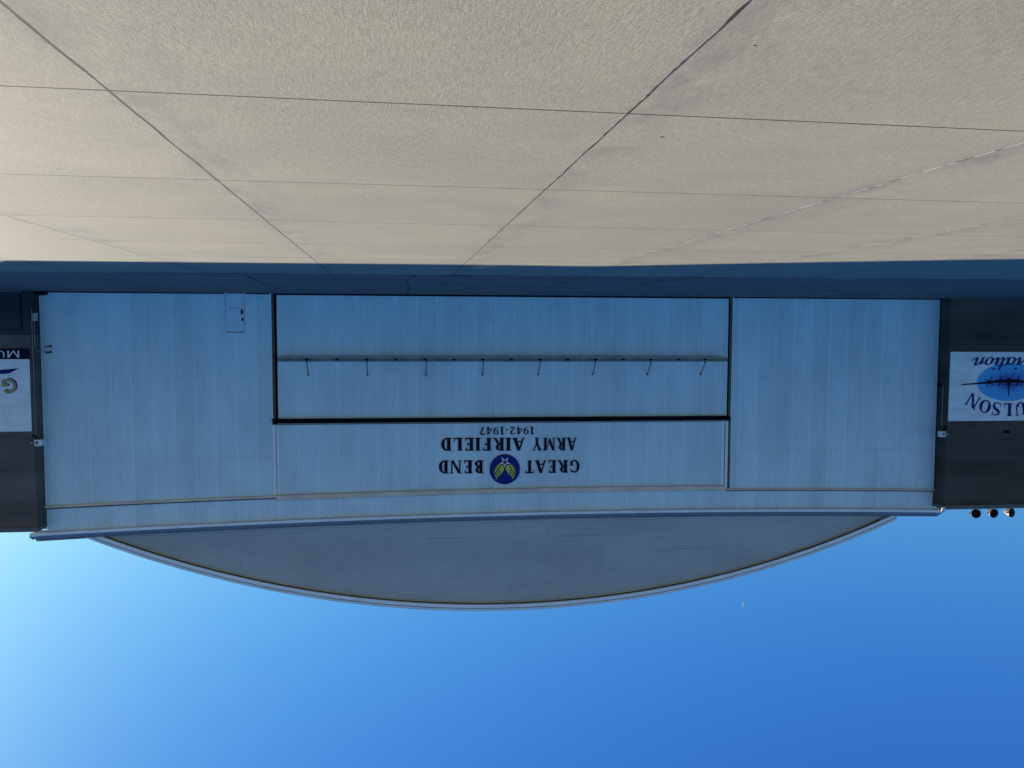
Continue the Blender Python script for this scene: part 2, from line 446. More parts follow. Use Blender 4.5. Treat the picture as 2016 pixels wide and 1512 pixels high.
# ------------------------------------------------------------------ hangar
FY = 41.14
XL, XR = -28.30, 20.02
def bow(x, z):
    return 7.4e-4 * (x + 8.0) ** 2 * min(1.0, max(0.0, (z - 6.6) / 4.4))
hangar = thing('hangar', 'large pale blue corrugated metal hangar with an arched gable and wide folding door', 'hangar', (-4.14, FY, 0))

PITCH = .13                                                     # eight ribs to a sheet 1.04 m wide
RIB = [(.0, 0), (.048, 0), (.062, .026), (.114, .026)]
LAP = [(.0, .024), (.05, .026), (.062, .026), (.114, .026)]
def siding_v(mb, x0, x1, z0, z1, y, amp=1.0, warp=True, pitch=PITCH):
    """sheet metal with vertical ribs; a taller lap rib at each sheet edge"""
    pts = []
    i0 = int(math.floor(x0 / pitch))
    i = i0
    while i * pitch < x1 + pitch:
        for j, (dx, d) in enumerate(LAP if i % 8 == 0 else RIB):
            x = i * pitch + dx
            if x0 <= x <= x1:
                e = 1.0
                pts.append((x, d * amp * e))
        i += 1
    if pts[0][0] > x0 + 1e-4: pts.insert(0, (x0, pts[0][1]))
    if pts[-1][0] < x1 - 1e-4: pts.append((x1, pts[-1][1]))
    base = len(mb.v)
    for x, d in pts:
        za = z0 + (bow(x, z0) if warp else 0); zb = z1 + (bow(x, z1) if warp else 0)
        mb.v.append((x, y - d, za)); mb.v.append((x, y - d, zb))
    for i in range(len(pts) - 1):
        k = base + 2 * i
        mb.f.append([k, k + 2, k + 3, k + 1])

def strip_box(mb, x0, x1, y0, y1, z0, z1, n=48, warp=True):
    """long horizontal member that follows the slight sag of the eave"""
    n = max(1, int(n * (x1 - x0) / 48.0) + 1)
    base = len(mb.v)
    for i in range(n + 1):
        x = x0 + (x1 - x0) * i / n
        b0 = bow(x, z0) if warp else 0; b1 = bow(x, z1) if warp else 0
        mb.v += [(x, y0, z0 + b0), (x, y0, z1 + b1), (x, y1, z1 + b1), (x, y1, z0 + b0)]
    for i in range(n):
        k = base + 4 * i
        for a, b in ((0, 1), (1, 2), (2, 3), (3, 0)):
            mb.f.append([k + a, k + b, k + 4 + b, k + 4 + a])
    mb.f.append([base, base + 1, base + 2, base + 3]); k = base + 4 * n
    mb.f.append([k + 3, k + 2, k + 1, k])

# main body behind the skin, arched roof
def arc_z(x, R, cx=-4.0, top=17.36):
    return top - 56.6 + math.sqrt(max(0, R * R - (x - cx) ** 2))
mb = MB()
mb.box(-28.25, 19.97, FY + .5, 100, -.02, 12.0)
mb.build('hall', M['roof'], hangar)
mb = MB()
n = 64; ring0 = []; ring1 = []
for i in range(n + 1):
    x = -28.85 + (20.75 + 28.85) * i / n
    z = max(arc_z(x, 56.54), 12.32)
    ring0.append((x, FY + .72, z)); ring1.append((x, 100, z))
for i in range(n):
    mb.face([ring0[i], ring0[i + 1], ring1[i + 1], ring1[i]])
mb.face([(-28.85, FY + .72, 12.32), (-28.85, FY + .72, 11.9), (-28.85, 100, 11.9), (-28.85, 100, 12.32)])
mb.face([(20.75, FY + .72, 12.32), (20.75, FY + .72, 11.9), (20.75, 100, 11.9), (20.75, 100, 12.32)])
mb.build('roof', M['roof'], hangar)

# bay walls, in three lapped tiers
for nm, a, b in (('bay_wall', XL, -16.20), ('bay_wall', 8.62, XR)):
    mb = MB()
    if a < 0:
        siding_v(mb, a, b, .05, 4.36, FY); siding_v(mb, a, b, 4.34, 8.52, FY - .018); siding_v(mb, a, b, 8.50, 10.60, FY - .036)
    else:
        # leaves the doorway of the small door open
        siding_v(mb, a, 9.90, .05, 4.34, FY); siding_v(mb, 10.93, b, .05, 4.34, FY); siding_v(mb, 9.90, 10.93, 2.10, 4.34, FY)
        siding_v(mb, a, b, 4.32, 8.52, FY - .018); siding_v(mb, a, b, 8.50, 10.46, FY - .036)
    mb.box(a, b if a < 0 else 9.90, FY + .03, FY + .5, .0, 10.4)
    if a > 0: mb.box(10.93, b, FY + .03, FY + .5, .0, 10.4); mb.box(9.90, 10.93, FY + .03, FY + .5, 2.10, 10.4)
    w = mb.build(nm, M['siding'], hangar)
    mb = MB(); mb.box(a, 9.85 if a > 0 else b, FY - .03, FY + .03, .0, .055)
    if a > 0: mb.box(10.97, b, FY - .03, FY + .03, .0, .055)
    build_each(mb, 'base_seal_shade', M['dark'], w)  # black strip paints in the shadow gap at the wall-foot seal
# wall over the big door
mb = MB(); siding_v(mb, -15.66, 8.28, 6.86, 10.42, FY - .03)
mb.box(-15.66, 8.28, FY + .03, FY + .5, 6.86, 10.4)
mb.build('header_wall', M['siding'], hangar)
mb = MB(); siding_v(mb, -28.84, 20.68, 11.62, 11.76, FY + .06); siding_v(mb, XL, XR, 10.50, 11.62, FY + .06)
mb.box(-28.84, XL, FY + .1, FY + .5, 11.0, 11.9); mb.box(XR, 20.68, FY + .1, FY + .5, 11.0, 12.1)
mb.box(XL, XR, FY + .1, FY + .5, 10.4, 11.75)
mb.build('eave_wall', M['siding'], hangar)
# vertical trims beside the lettered wall
for a, b in ((-15.83, -15.66), (8.28, 8.40)):
    mb = MB(); strip_box(mb, a, b, FY - .09, FY + .02, 6.84, 10.40); mb.build('corner_trim', M['trim'], hangar)
for a, b in ((-16.20, -15.90), (8.44, 8.62)):
    mb = MB(); strip_box(mb, a if a > 0 else -16.05, b, FY - .05, FY + .04, 6.84 if a < 0 else 6.84, 10.46 if a > 0 else 10.6); mb.build('corner_trim', M['trim'], hangar)
mb = MB(); strip_box(mb, -16.20, -16.05, FY - .012, FY + .04, 6.8, 10.6); strip_box(mb, -15.90, -15.83, FY + .02, FY + .05, 6.84, 10.5); strip_box(mb, 8.40, 8.44, FY + .0, FY + .05, 6.84, 10.5)
build_each(mb, 'trim_gap', M['jamb'], hangar)
# drip caps; dark strips above them paint in the shadow lines
mb = MB(); strip_box(mb, -15.86, 8.44, FY - .20, FY + .02, 10.41, 10.64); mb.build('drip_cap', M['beige'], hangar)
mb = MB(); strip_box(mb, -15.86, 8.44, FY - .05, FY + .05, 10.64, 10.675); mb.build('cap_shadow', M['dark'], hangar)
mb = MB(); strip_box(mb, XL, -16.0, FY - .14, FY + .02, 10.57, 10.64); mb.build('drip_cap', M['beige'], hangar)
mb = MB(); strip_box(mb, XL, -16.0, FY - .04, FY + .05, 10.64, 10.72); mb.build('cap_shade', M['brown'], hangar)
mb = MB(); strip_box(mb, 8.46, XR, FY - .14, FY + .02, 10.43, 10.52); mb.build('drip_cap', M['beige'], hangar)
mb = MB(); strip_box(mb, 8.46, XR, FY - .05, FY + .05, 10.52, 10.60); mb.build('cap_shade', M['brown'], hangar)
# eave fascia and the small pent roof over it
mb = MB(); strip_box(mb, -28.90, 20.78, FY - .16, FY + .06, 11.73, 11.875); mb.build('eave_fascia', M['trim'], hangar)
mb = MB()
x = -28.88; pts = []
while x < 20.76:
    for dx, d in ((0, 0), (.05, 0), (.07, .03), (.13, .03)): pts.append((x + dx, d))
    x += .155
for (xa, da), (xb, db) in zip(pts, pts[1:]):
    za, zb = bow(xa, 12), bow(xb, 12)
    mb.face([(xa, FY - .13, 11.865 + da + za), (xb, FY - .13, 11.865 + db + zb), (xb, FY + .26, 12.115 + db + zb), (xa, FY + .26, 12.115 + da + za)])
pent = mb.build('pent_roof', M['stripsheet'], hangar)
mb = MB(); strip_box(mb, -28.88, 20.76, FY + .24, FY + .70, 12.06, 12.09); mb.build('ledge', M['dark'], pent)
mb = MB(); x = -28.6
P_ = []
while x < 20.5:
    z = 12.14 + bow(x, 12); P_.append(x); x += .155
for x in P_:
    z = 12.135 + bow(x, 12); zn = 12.135 + bow(x + .155, 12)
    mb.face([(x, FY + .268, z), (x + .085, FY + .268, z), (x + .085, FY + .268, z + .046), (x, FY + .268, z + .046)])
    mb.face([(x, FY + .268, z + .046), (x + .085, FY + .268, z + .046), (x + .085, FY + .268, z + .052), (x, FY + .268, z + .052)])
    mb.face([(x + .085, FY + .268, z + .046), (x + .155, FY + .268, zn + .046), (x + .155, FY + .268, zn + .052), (x + .085, FY + .268, z + .052)])
mb.weld = True
mb.build('closure_strip', M['slot'], pent)
mb = MB(); strip_box(mb, -28.8, 20.7, FY + .27, FY + .33, 12.08, 12.205)
mb.build('top_flashing', M['stripsheet'], pent)
mb = MB(); strip_box(mb, 17.6, 20.9, FY + .75, FY + .85, 12.31, 12.36); mb.build('end_flashing', M['brown'], pent)

# gable: horizontal ribs clipped by the arch
GY = FY + .68
def arch_half(z, R):
    s = z - (17.36 - 56.6); v = R * R - s * s
    return math.sqrt(v) if v > 0 else 0
mb = MB()
z = 11.95; rows = []
RI = 56.6 - .40
while z < arc_z(-4, RI):
    for dz, d in ((0, 0), (.05, 0), (.062, .030), (.098, .030)): rows.append((z + dz, d))
    z += .11
rows = [r for r in rows if r[0] < arc_z(-4, RI)]
seg = 24
for (za, da), (zb, db) in zip(rows, rows[1:]):
    ha, hb = arch_half(za, RI), arch_half(zb, RI)
    ca = cb = -4.0
    k = 6
    for i in range(k):
        s0, s1 = -1 + 2 * i / k, -1 + 2 * (i + 1) / k
        mb.face([(ca + ha * s0, GY - da, za), (ca + ha * s1, GY - da, za), (cb + hb * s1, GY - db, zb), (cb + hb * s0, GY - db, zb)])
gable = mb.build('gable_wall', M['gable'], hangar)
# sheet end laps in the gable: short, slightly proud seams
mb = MB()
for xx, z0, z1 in ((-20.1, 12.3, 14.1), (-15.9, 12.4, 15.4), (-4.1, 12.3, 16.8), (3.9, 13.0, 16.2), (10.5, 12.5, 14.9)):
    mb.box(xx, xx + .03, GY - .040, GY - .028, z0, z1)
for xa, xb, zz in ((-9.2, -6.4, 13.28), (-2.2, 1.2, 13.3), (-16.5, -12.0, 14.15), (6.0, 9.2, 14.0)):
    mb.box(xa, xb, GY - .042, GY - .030, zz, zz + .03)
build_each(mb, 'sheet_lap', M['gable'], gable)

def arc_band(mb, r0, r1, y0, y1, xa=-26.45, xb=18.55, n=72, cap=True):
    """curved band between two radii"""
    cz = 17.36 - 56.6; cx = -4.0
    t0 = math.asin((xa - cx) / 56.6); t1 = math.asin((xb - cx) / 56.6)
    base = len(mb.v)
    for i in range(n + 1):
        t = t0 + (t1 - t0) * i / n
        s, c = math.sin(t), math.cos(t)
        mb.v += [(cx + r0 * s, y0, cz + r0 * c), (cx + r1 * s, y0, cz + r1 * c), (cx + r1 * s, y1, cz + r1 * c), (cx + r0 * s, y1, cz + r0 * c)]
    for i in range(n):
        k = base + 4 * i
        for a, b in ((0, 1), (1, 2), (2, 3), (3, 0)): mb.f.append([k + a, k + b, k + 4 + b, k + 4 + a])
    mb.f.append([base, base + 1, base + 2, base + 3]); k = base + 4 * n; mb.f.append([k + 3, k + 2, k + 1, k])
mb = MB(); arc_band(mb, 56.6 - .37, 56.6 - .182, FY + .42, FY + .66); mb.build('arch_trim', M['trim'], hangar)
mb = MB(); arc_band(mb, 56.6 - .165, 56.6, FY + .46, FY + .80); mb.build('arch_roof_edge', M['siding'], hangar)
mb = MB(); arc_band(mb, 56.6 - .180, 56.6 - .158, FY + .412, FY + .47); mb.build('arch_gap', M['dark'], hangar)
mb = MB(); arc_band(mb, 56.6 - .41, 56.6 - .372, FY + .52, FY + .67, -25.6, 17.7); mb.build('arch_soffit_shade', M['jamb'], hangar)  # dark band paints in the thin shadow under the arch trim
mb = MB(); arc_band(mb, 56.6 - .455, 56.6 - .42, FY + .60, FY + .67, -25.4, 17.5); mb.build('arch_molding', M['beige'], hangar)

# big folding door in the opening
OX0, OX1 = -16.00, 8.42
mb = MB()
siding_v(mb, -15.95, 8.30, .09, 3.30, FY - .02, warp=False); siding_v(mb, -15.95, 8.30, 3.30, 6.54, FY - .02, warp=False)
mb.box(-15.95, 8.30, FY + .0, FY + .12, .09, 6.54)
door = mb.build('folding_door', M['siding'], hangar)
mb = MB()
mb.box(-16.02, -15.95, FY + .02, FY + .3, .0, 6.56); mb.box(8.30, 8.44, FY + .02, FY + .3, .0, 6.56)
mb.box(-15.95, 8.30, FY + .0, FY + .2, .0, .085)
build_each(mb, 'door_gap', M['dark'], door)
mb = MB(); mb.box(-16.08, 8.50, FY - .26, FY + .3, 6.55, 6.77); mb.build('door_header', M['dark'], hangar)
mb = MB(); mb.box(-15.9, 8.3, FY - .16, FY - .02, 6.775, 6.80); mb.build('header_flashing', M['beige'], hangar)
mb = MB(); mb.box(-15.95, 8.35, FY - .08, FY + .02, 6.805, 6.85); mb.build('header_lip', M['jamb'], hangar)
mb = MB(); mb.box(8.44, 8.57, FY - .05, FY + .3, .0, 6.54); mb.build('door_jamb', M['jamb'], hangar)
mb = MB(); mb.box(-16.17, -16.03, FY - .05, FY + .3, .0, 6.54); mb.build('door_jamb', M['jamb'], hangar)
mb = MB(); mb.box(8.575, 8.63, FY - .04, FY + .1, .0, 6.54); mb.box(-16.23, -16.175, FY - .04, FY + .1, .0, 6.54); build_each(mb, 'jamb_edge', M['trim'], hangar)
# wind truss along the fold and its struts
TY = FY - .62
mb = MB()
mb.box(-15.70, 8.18, TY - .04, TY + .04, 3.28, 3.325)
tr = mb.build('wind_truss', M['rail_light'], door)
mb = MB()
mb.box(-15.70, 8.18, TY - .04, TY + .02, 3.45, 3.52)
mb.box(-15.70, 8.18, TY + .0, TY + .03, 3.325, 3.45)
mb.box(-15.80, 8.25, FY - .09, FY - .04, 3.28, 3.46)
x = -15.6; k = 0
while x < 8.1:
    x2 = min(x + .80, 8.15)
    mb.tube([(x, TY, 3.30), (x2, FY - .06, 3.30)], .02, 5) if k % 2 == 0 else mb.tube([(x, FY - .06, 3.30), (x2, TY, 3.30)], .02, 5)
    x += .80; k += 1
mb.build('wind_truss', M['rail'], door)
mb = MB()
for i in range(16):
    x = -14.45 + i * 1.51
    if x < 8: mb.box(x - .09, x + .07, TY - .06, TY - .046, 3.37, 3.46)
build_each(mb, 'gusset', M['dark'], door)
for xs in (6.70, 3.64, .58, -2.42, -5.43, -8.42, -11.44, -14.45):
    mb = MB()
    mb.tube([(xs, TY, 3.40), (xs, TY - .03, 3.58), (xs + .02, FY - .10, 4.20), (xs + .03, FY - .03, 4.25)], .021, 6)
    mb.box(xs - .01, xs + .07, FY - .075, FY - .030, 4.20, 4.28)
    mb.box(xs - .03, xs + .03, TY - .05, TY + .03, 3.50, 3.60)
    mb.build('strut', M['dark'], door)

# small personnel door
mb = MB(); mb.box(9.955, 10.87, FY - .01, FY + .06, .03, 2.0)
pd = mb.build('side_door', M['door'], hangar)
mb = MB(); mb.box(9.90, 9.955, FY - .035, FY + .1, .0, 2.10); mb.box(10.87, 10.93, FY - .035, FY + .1, .0, 2.10); mb.box(9.955, 10.87, FY - .035, FY + .1, 2.045, 2.10)
mb.build('frame', M['trim'], pd)
mb = MB(); mb.box(9.955, 10.87, FY + .0, FY + .1, 2.003, 2.045); mb.box(9.938, 9.955, FY - .037, FY - .03, .03, 2.04); mb.box(10.87, 10.887, FY - .037, FY - .03, .03, 2.04); mb.build('reveal', M['jamb'], pd)
mb = MB(); mb.box(10.07, 10.10, FY - .08, FY - .01, .86, 1.08); mb.box(10.02, 10.10, FY - .03, FY - .012, .84, 1.10); mb.build('handle', M['dark'], pd)
mb = MB(); mb.box(10.00, 10.08, FY - .05, FY - .012, 1.28, 1.44); mb.build('keypad', M['dark'], pd)
mb = MB(); mb.box(10.12, 10.72, FY - .016, FY - .011, .74, .765); mb.box(10.08, 10.78, FY - .02, FY - .011, 1.78, 1.80); build_each(mb, 'panel_line', M['rail_light'], pd)

# ------------------------------------------------------------------ lettering
def rect(x0, y0, x1, y1): return [(x0, y0), (x1, y0), (x1, y1), (x0, y1)]
def ribbon(pts):
    out = []; P = []
    for i, (x, y, w) in enumerate(pts):
        a = pts[max(0, i - 1)]; c = pts[min(len(pts) - 1, i + 1)]
        dx, dy = c[0] - a[0], c[1] - a[1]; l = math.hypot(dx, dy) or 1
        P.append(((x - dy / l * w / 2, y + dx / l * w / 2), (x + dy / l * w / 2, y - dx / l * w / 2)))
    for (a, b), (c, d) in zip(P, P[1:]): out.append([a, b, d, c])
    return out
def ring(cx, cy, rx, ry, a0, a1, thick=.24, thin=.10, n=20):
    out = []; P = []
    for i in range(n + 1):
        t = math.radians(a0 + (a1 - a0) * i / n)
        w = thin + (thick - thin) * abs(math.cos(t)) ** 1.3
        c, s = math.cos(t), math.sin(t)
        wx = w; wy = thin + (w - thin) * .2
        P.append(((cx + rx * c, cy + ry * s), (cx + (rx - wx) * c, cy + (ry - wy) * s)))
    for (a, b), (c, d) in zip(P, P[1:]): out.append([a, b, d, c])
    return out
def stem(x, w=.25, ex=.08):
    return [rect(x, .0, x + w, 1), rect(x - ex, 0, x + w + ex - .03, .08), rect(x - ex, .92, x + w + ex - .03, 1)]
def smooth(pts, n=4):
    out = []
    for i in range(len(pts) - 1):
        p0 = pts[max(0, i - 1)]; p1 = pts[i]; p2 = pts[i + 1]; p3 = pts[min(len(pts) - 1, i + 2)]
        for k in range(n):
            t = k / n
            out.append(tuple(.5 * ((2 * b) + (-a + c) * t + (2 * a - 5 * b + 4 * c - d) * t * t + (-a + 3 * b - 3 * c + d) * t ** 3) for a, b, c, d in zip(p0, p1, p2, p3)))
    out.append(pts[-1]); return out
G = {}
G['E'] = (.74, stem(.08) + [rect(.08, .90, .62, 1), rect(.54, .74, .62, 1), rect(.28, .45, .5, .55), rect(.45, .38, .5, .63), rect(.08, 0, .66, .10), rect(.6, 0, .66, .27)])
G['F'] = (.70, stem(.08) + [rect(.08, .90, .62, 1), rect(.54, .74, .62, 1), rect(.28, .45, .5, .55), rect(.45, .38, .5, .63)])
G['L'] = (.70, stem(.08) + [rect(.08, 0, .64, .10), rect(.58, 0, .64, .30)])
G['I'] = (.38, stem(.08))
G['T'] = (.76, [rect(.25, 0, .49, 1), rect(.17, 0, .57, .06), rect(.02, .90, .72, 1), rect(.02, .75, .08, 1), rect(.66, .75, .72, 1)])
G['D'] = (.84, stem(.08) + ring(.32, .5, .44, .5, -90, 90) + [rect(.25, 0, .34, .10), rect(.25, .90, .34, 1)])
G['B'] = (.76, stem(.08) + ring(.32, .745, .32, .255, -90, 90) + ring(.32, .265, .38, .265, -90, 90) + [rect(.25, 0, .34, .10), rect(.25, .90, .34, 1), rect(.25, .47, .34, .53)])
G['R'] = (.86, stem(.08) + ring(.32, .73, .34, .27, -90, 90) + [rect(.25, .93, .34, 1), rect(.25, .46, .40, .52), [(.34, .5), (.62, 0), (.88, 0), (.88, .06), (.80, .06), (.54, .5)]])
G['G'] = (.90, ring(.46, .5, .43, .5, 48, 318) + [rect(.70, .68, .76, .97), rect(.60, .06, .79, .44), rect(.50, .40, .88, .46)])
G['C'] = (.84, ring(.46, .5, .43, .5, 48, 315) + [rect(.70, .66, .76, .98)])
G['O'] = (.92, ring(.46, .5, .44, .5, 0, 360, n=32))
G['A'] = (.92, [[(.06, .0), (.17, .0), (.48, .93), (.38, 1)], [(.35, 1), (.55, 1), (.90, 0), (.62, 0)], rect(.2, .26, .68, .35), rect(-.02, 0, .26, .06), rect(.54, 0, .94, .06)])
G['N'] = (.94, [rect(.11, 0, .21, 1), rect(.02, 0, .29, .06), rect(.0, .94, .2, 1), [(.08, 1), (.30, 1), (.84, 0), (.66, 0)], rect(.74, 0, .84, 1), rect(.66, .94, .94, 1)])
G['M'] = (1.16, [rect(.11, 0, .21, 1), rect(.02, 0, .29, .06), rect(.0, .94, .2, 1), [(.08, 1), (.32, 1), (.62, .28), (.52, 0)], [(.52, 0), (.60, .10), (.90, 1), (.82, 1)], rect(.82, 0, 1.06, 1), rect(.76, 0, 1.12, .06), rect(.84, .94, 1.12, 1)])
G['Y'] = (.86, [[(.04, 1), (.28, 1), (.55, .46), (.37, .42)], [(.44, .46), (.54, .42), (.82, 1), (.73, 1)], rect(.35, 0, .55, .48), rect(.25, 0, .65, .06), rect(-.04, .94, .36, 1), rect(.62, .94, .90, 1)])
G['U'] = (.88, [rect(.06, .3, .30, 1), rect(0, .94, .36, 1), rect(.68, .3, .78, 1), rect(.60, .94, .86, 1)] + ring(.42, .34, .34, .34, 180, 360, .24, .1))
G['S'] = (.72, ribbon(smooth([(.62, .80, .05), (.55, .92, .07), (.36, .965, .08), (.17, .88, .13), (.14, .73, .17), (.24, .60, .2), (.38, .51, .22), (.53, .40, .2), (.59, .25, .17), (.52, .09, .12), (.34, .035, .08), (.13, .1, .07), (.08, .24, .05)])) + [rect(.58, .72, .63, .98), rect(.07, .02, .12, .3)])
G['1'] = (.58, [rect(.2, 0, .40, 1), [(.04, .80), (.2, .88), (.2, 1), (.04, .90)], rect(.04, 0, .56, .06)])
G['9'] = (.70, ring(.34, .67, .31, .33, 0, 360, .17, .08) + ribbon(smooth([(.57, .7, .16), (.55, .42, .16), (.42, .17, .13), (.12, .04, .07)])))
G['4'] = (.74, [rect(.40, 0, .58, 1), [(.42, 1), (.02, .34), (.10, .30), (.46, .86)], rect(.02, .24, .70, .34)])
G['2'] = (.70, ribbon(smooth([(.08, .70, .10), (.14, .88, .11), (.34, .95, .12), (.52, .82, .17), (.48, .60, .17), (.32, .36, .13), (.08, .08, .09)])) + [rect(.05, 0, .62, .14), rect(.57, 0, .62, .26)])
G['7'] = (.66, [rect(.05, .86, .62, 1), rect(.05, .74, .10, 1), [(.46, .9), (.62, .9), (.34, 0), (.15, 0)]])
G['-'] = (.42, [rect(.05, .30, .37, .40)])
G[' '] = (.42, [])

def place(mb, polys, f, y, step=.0006):
    """put glyph pieces on a vertical plane; every piece a hair in front of the last so that none share a plane"""
    for i, p in enumerate(polys):
        yy = y - step * (i % 12)
        mb.face([(f(px, pz)[0], yy, f(px, pz)[1]) for px, pz in p])
def word(mb, text, x0, x1, z0, h, y, z1=None):
    total = sum(G[c][0] for c in text) + .10 * (len(text) - 1)
    sx = (x1 - x0) / total; c = 0
    z1 = z0 if z1 is None else z1
    for ch in text:
        w, polys = G[ch]
        place(mb, polys, lambda px, pz, c=c: (x0 + (c + px) * sx, z0 + (z1 - z0) * (c + px) / total + pz * h), y)
        c += w + .10
LY = FY - .098
mb = MB(); word(mb, 'GREAT', -7.72, -4.70, 8.90, .70, LY); mb.build('town_lettering', M['ink'], hangar); mb = MB(); word(mb, 'BEND', -2.46, -.01, 8.86, .71, LY, 8.83); mb.build('town_lettering', M['ink'], hangar)
mb = MB(); word(mb, 'ARMY', -7.54, -5.12, 7.68, .70, LY, 7.66); mb.build('army_lettering', M['ink'], hangar)
mb = MB(); word(mb, 'AIRFIELD', -4.70, -.13, 7.66, .70, LY, 7.62); mb.build('airfield_lettering', M['ink'], hangar)
mb = MB(); word(mb, '1942-1947', -5.22, -2.25, 7.07, .42, LY, 7.05); mb.build('year_lettering', M['ink'], hangar)
# round winged-star emblem
EX, EZ, ER = -3.61, 9.36, .82
def disc(mb, cx, cz, rx, rz, y, n=48):
    mb.face([(cx + rx * math.cos(2 * PI * i / n), y, cz + rz * math.sin(2 * PI * i / n)) for i in range(n)])
mb = MB(); mb.lathe((EX, LY + .02, EZ), (0, -1, 0), [(0, ER), (.02, ER)], 56); emb = mb.build('emblem', M['navy'], hangar)
mb = MB()
SZ = EZ - .39; R1 = .32; R2 = .125
for i in range(5):
    a = -PI / 2 + PI + i * 2 * PI / 5 + PI
    a = PI / 2 + i * 2 * PI / 5
    f = lambda t, r: (EX + r * math.cos(t), LY - .006, SZ + r * math.sin(t))
    mb.face([(EX, LY - .006, SZ), f(a - PI / 5, R2), f(a, R1), f(a + PI / 5, R2)])
mb.build('star', M['white'], emb)
mb = MB(); disc(mb, EX, SZ, .11, .11, LY - .010, 24); mb.build('star_centre', M['red'], emb)
mb = MB()
for s in (-1, 1):
    # body of the wing, then five swept feathers
    body = [(.05, -.08), (.10, -.20), (.20, -.25), (.26, -.15), (.29, .0), (.24, .15), (.21, .31), (.14, .16), (.06, .05)]
    mb.face([(EX + s * x, LY - .007, EZ + z) for x, z in body])
    for k, (xa, za, xb, zb) in enumerate(((.25, -.25, .46, -.12), (.31, -.18, .57, .07), (.32, -.06, .61, .24), (.30, .08, .57, .42), (.27, .20, .49, .57))):
        w = .034
        dx, dz = xb - xa, zb - za; l = math.hypot(dx, dz); nx, nz = -dz / l, dx / l
        m1 = (xa + dx * .6 - nx * .03, za + dz * .6 - nz * .03)
        P = [(xa + nx * w, za + nz * w), (xa - nx * w, za - nz * w), (m1[0] - nx * w, m1[1] - nz * w), (xb, zb), (m1[0] + nx * w * 1.1, m1[1] + nz * w * 1.1)]
        mb.face([(EX + s * x, LY - .008 - .0005 * k, EZ + z) for x, z in P])
mb.build('wings', M['yellow'], emb)

# ------------------------------------------------------------------ annexes
def annex(label, x0, x1, y0, ztop, cop):
    t = thing('annex', label, 'building', ((x0 + x1) / 2, y0, 0))
    mb = MB(); mb.box(x0, x1, y0, 100, 2.2 if x0 > 0 else -.02, ztop); mb.build('wall', M['brick_pale'] if x0 > 0 else M['brick'], t)
    if x0 > 0:
        mb = MB(); mb.box(x0 + .35, x1 - .2, y0 + .12, 99, -.02, 2.2); mb.box(x0, x0 + .35, y0, 99, -.02, 2.2); mb.box(x0 + .35, x1, y0, y0 + .12, 1.95, 2.2); mb.box(x0 + 3.4, x1, y0, y0 + .12, -.02, 1.95)
        mb.build('lower_wall', M['brick_low'], t)
    mb = MB(); mb.box(x0 - .06, x1 + .06, y0 - .07, y0 + .32, ztop, ztop + cop); mb.box(x0 - .06 if x0 < 0 else x0 - .03, x0 + .3, y0 + .32, 99, ztop, ztop + cop - .003); mb.box(x1 - .3, x1 + .06, y0 + .32, 99, ztop, ztop + cop - .003)
    mb.build('coping', M['brown'], t)
    return t
AY = FY - .87
annL = annex('dark block annex carrying the sign with the blue oval and aeroplane', -50.0, -28.36, AY, 11.62, .22)
annR = annex('dark block annex with a recessed doorway below the gold-lettered sign', 20.04, 32.2, AY, 11.84, .22)
mb = MB(); mb.box(20.40, 23.35, AY + .07, AY + .115, .02, 1.93)
dr = mb.build('door', M['brick_low'], annR)
mb = MB(); mb.box(20.46, 20.50, AY + .05, AY + .069, .05, 1.9); mb.box(20.4, 23.3, AY + .05, AY + .069, .98, 1.0); build_each(mb, 'door_groove', M['dark'], dr)
mb = MB(); mb.box(20.25, 24, AY - .03, AY + .0, -.01, .04); mb.build('threshold', M['dark'], annR)
# horizontal bands standing a little proud on both walls
for t, x0, x1, zz in ((annL, -50, -28.36, (2.70, 7.22, 8.9)), (annR, 20.04, 32.2, (7.55, 9.4))):
    mb = MB()
    for z in zz: mb.box(x0 + .02, x1 - .02, AY - .012, AY - .0, z, z + .022)
    build_each(mb, 'string_course', M['brown'], t)
mb = MB(); mb.box(-32.14, -31.76, AY - .07, AY, 7.42, 7.55); mb.box(-32.08, -31.82, AY - .10, AY - .07, 7.45, 7.5); mb.build('vent', M['dark'], annL)
mb = MB(); mb.face([(-28.42, AY - .09, 11.72), (-28.24, AY - .09, 11.70), (-28.18, AY - .09, 11.94), (-28.34, AY - .09, 11.98)]); mb.face([(-28.42, AY - .02, 11.72), (-28.34, AY - .02, 11.98), (-28.18, AY - .02, 11.94), (-28.24, AY - .02, 11.70)])
for a_, b_ in (((-28.42, 11.72), (-28.24, 11.70)), ((-28.24, 11.70), (-28.18, 11.94)), ((-28.18, 11.94), (-28.34, 11.98)), ((-28.34, 11.98), (-28.42, 11.72))):
    mb.face([(a_[0], AY - .09, a_[1]), (b_[0], AY - .09, b_[1]), (b_[0], AY - .02, b_[1]), (a_[0], AY - .02, a_[1])])
mb.build('gutter_end', M['beige'], annL)
# low concrete ramp in front of the right doorway
mb = MB()
P0 = [(20.35, AY - .02, .10), (24.4, AY - .02, .10), (24.4, 36.6, .20), (20.1, 36.9, .20)]
mb.face(P0); mb.face([(x, y, -.1) for x, y, z in P0][::-1])
for i in range(4):
    a, b = P0[i], P0[(i + 1) % 4]; mb.face([a, (a[0], a[1], -.1), (b[0], b[1], -.1), b])
tag(mb.build('door_ramp', M['concrete_step']), 'low dark concrete ramp leading up to the recessed annex doorway', 'ramp')

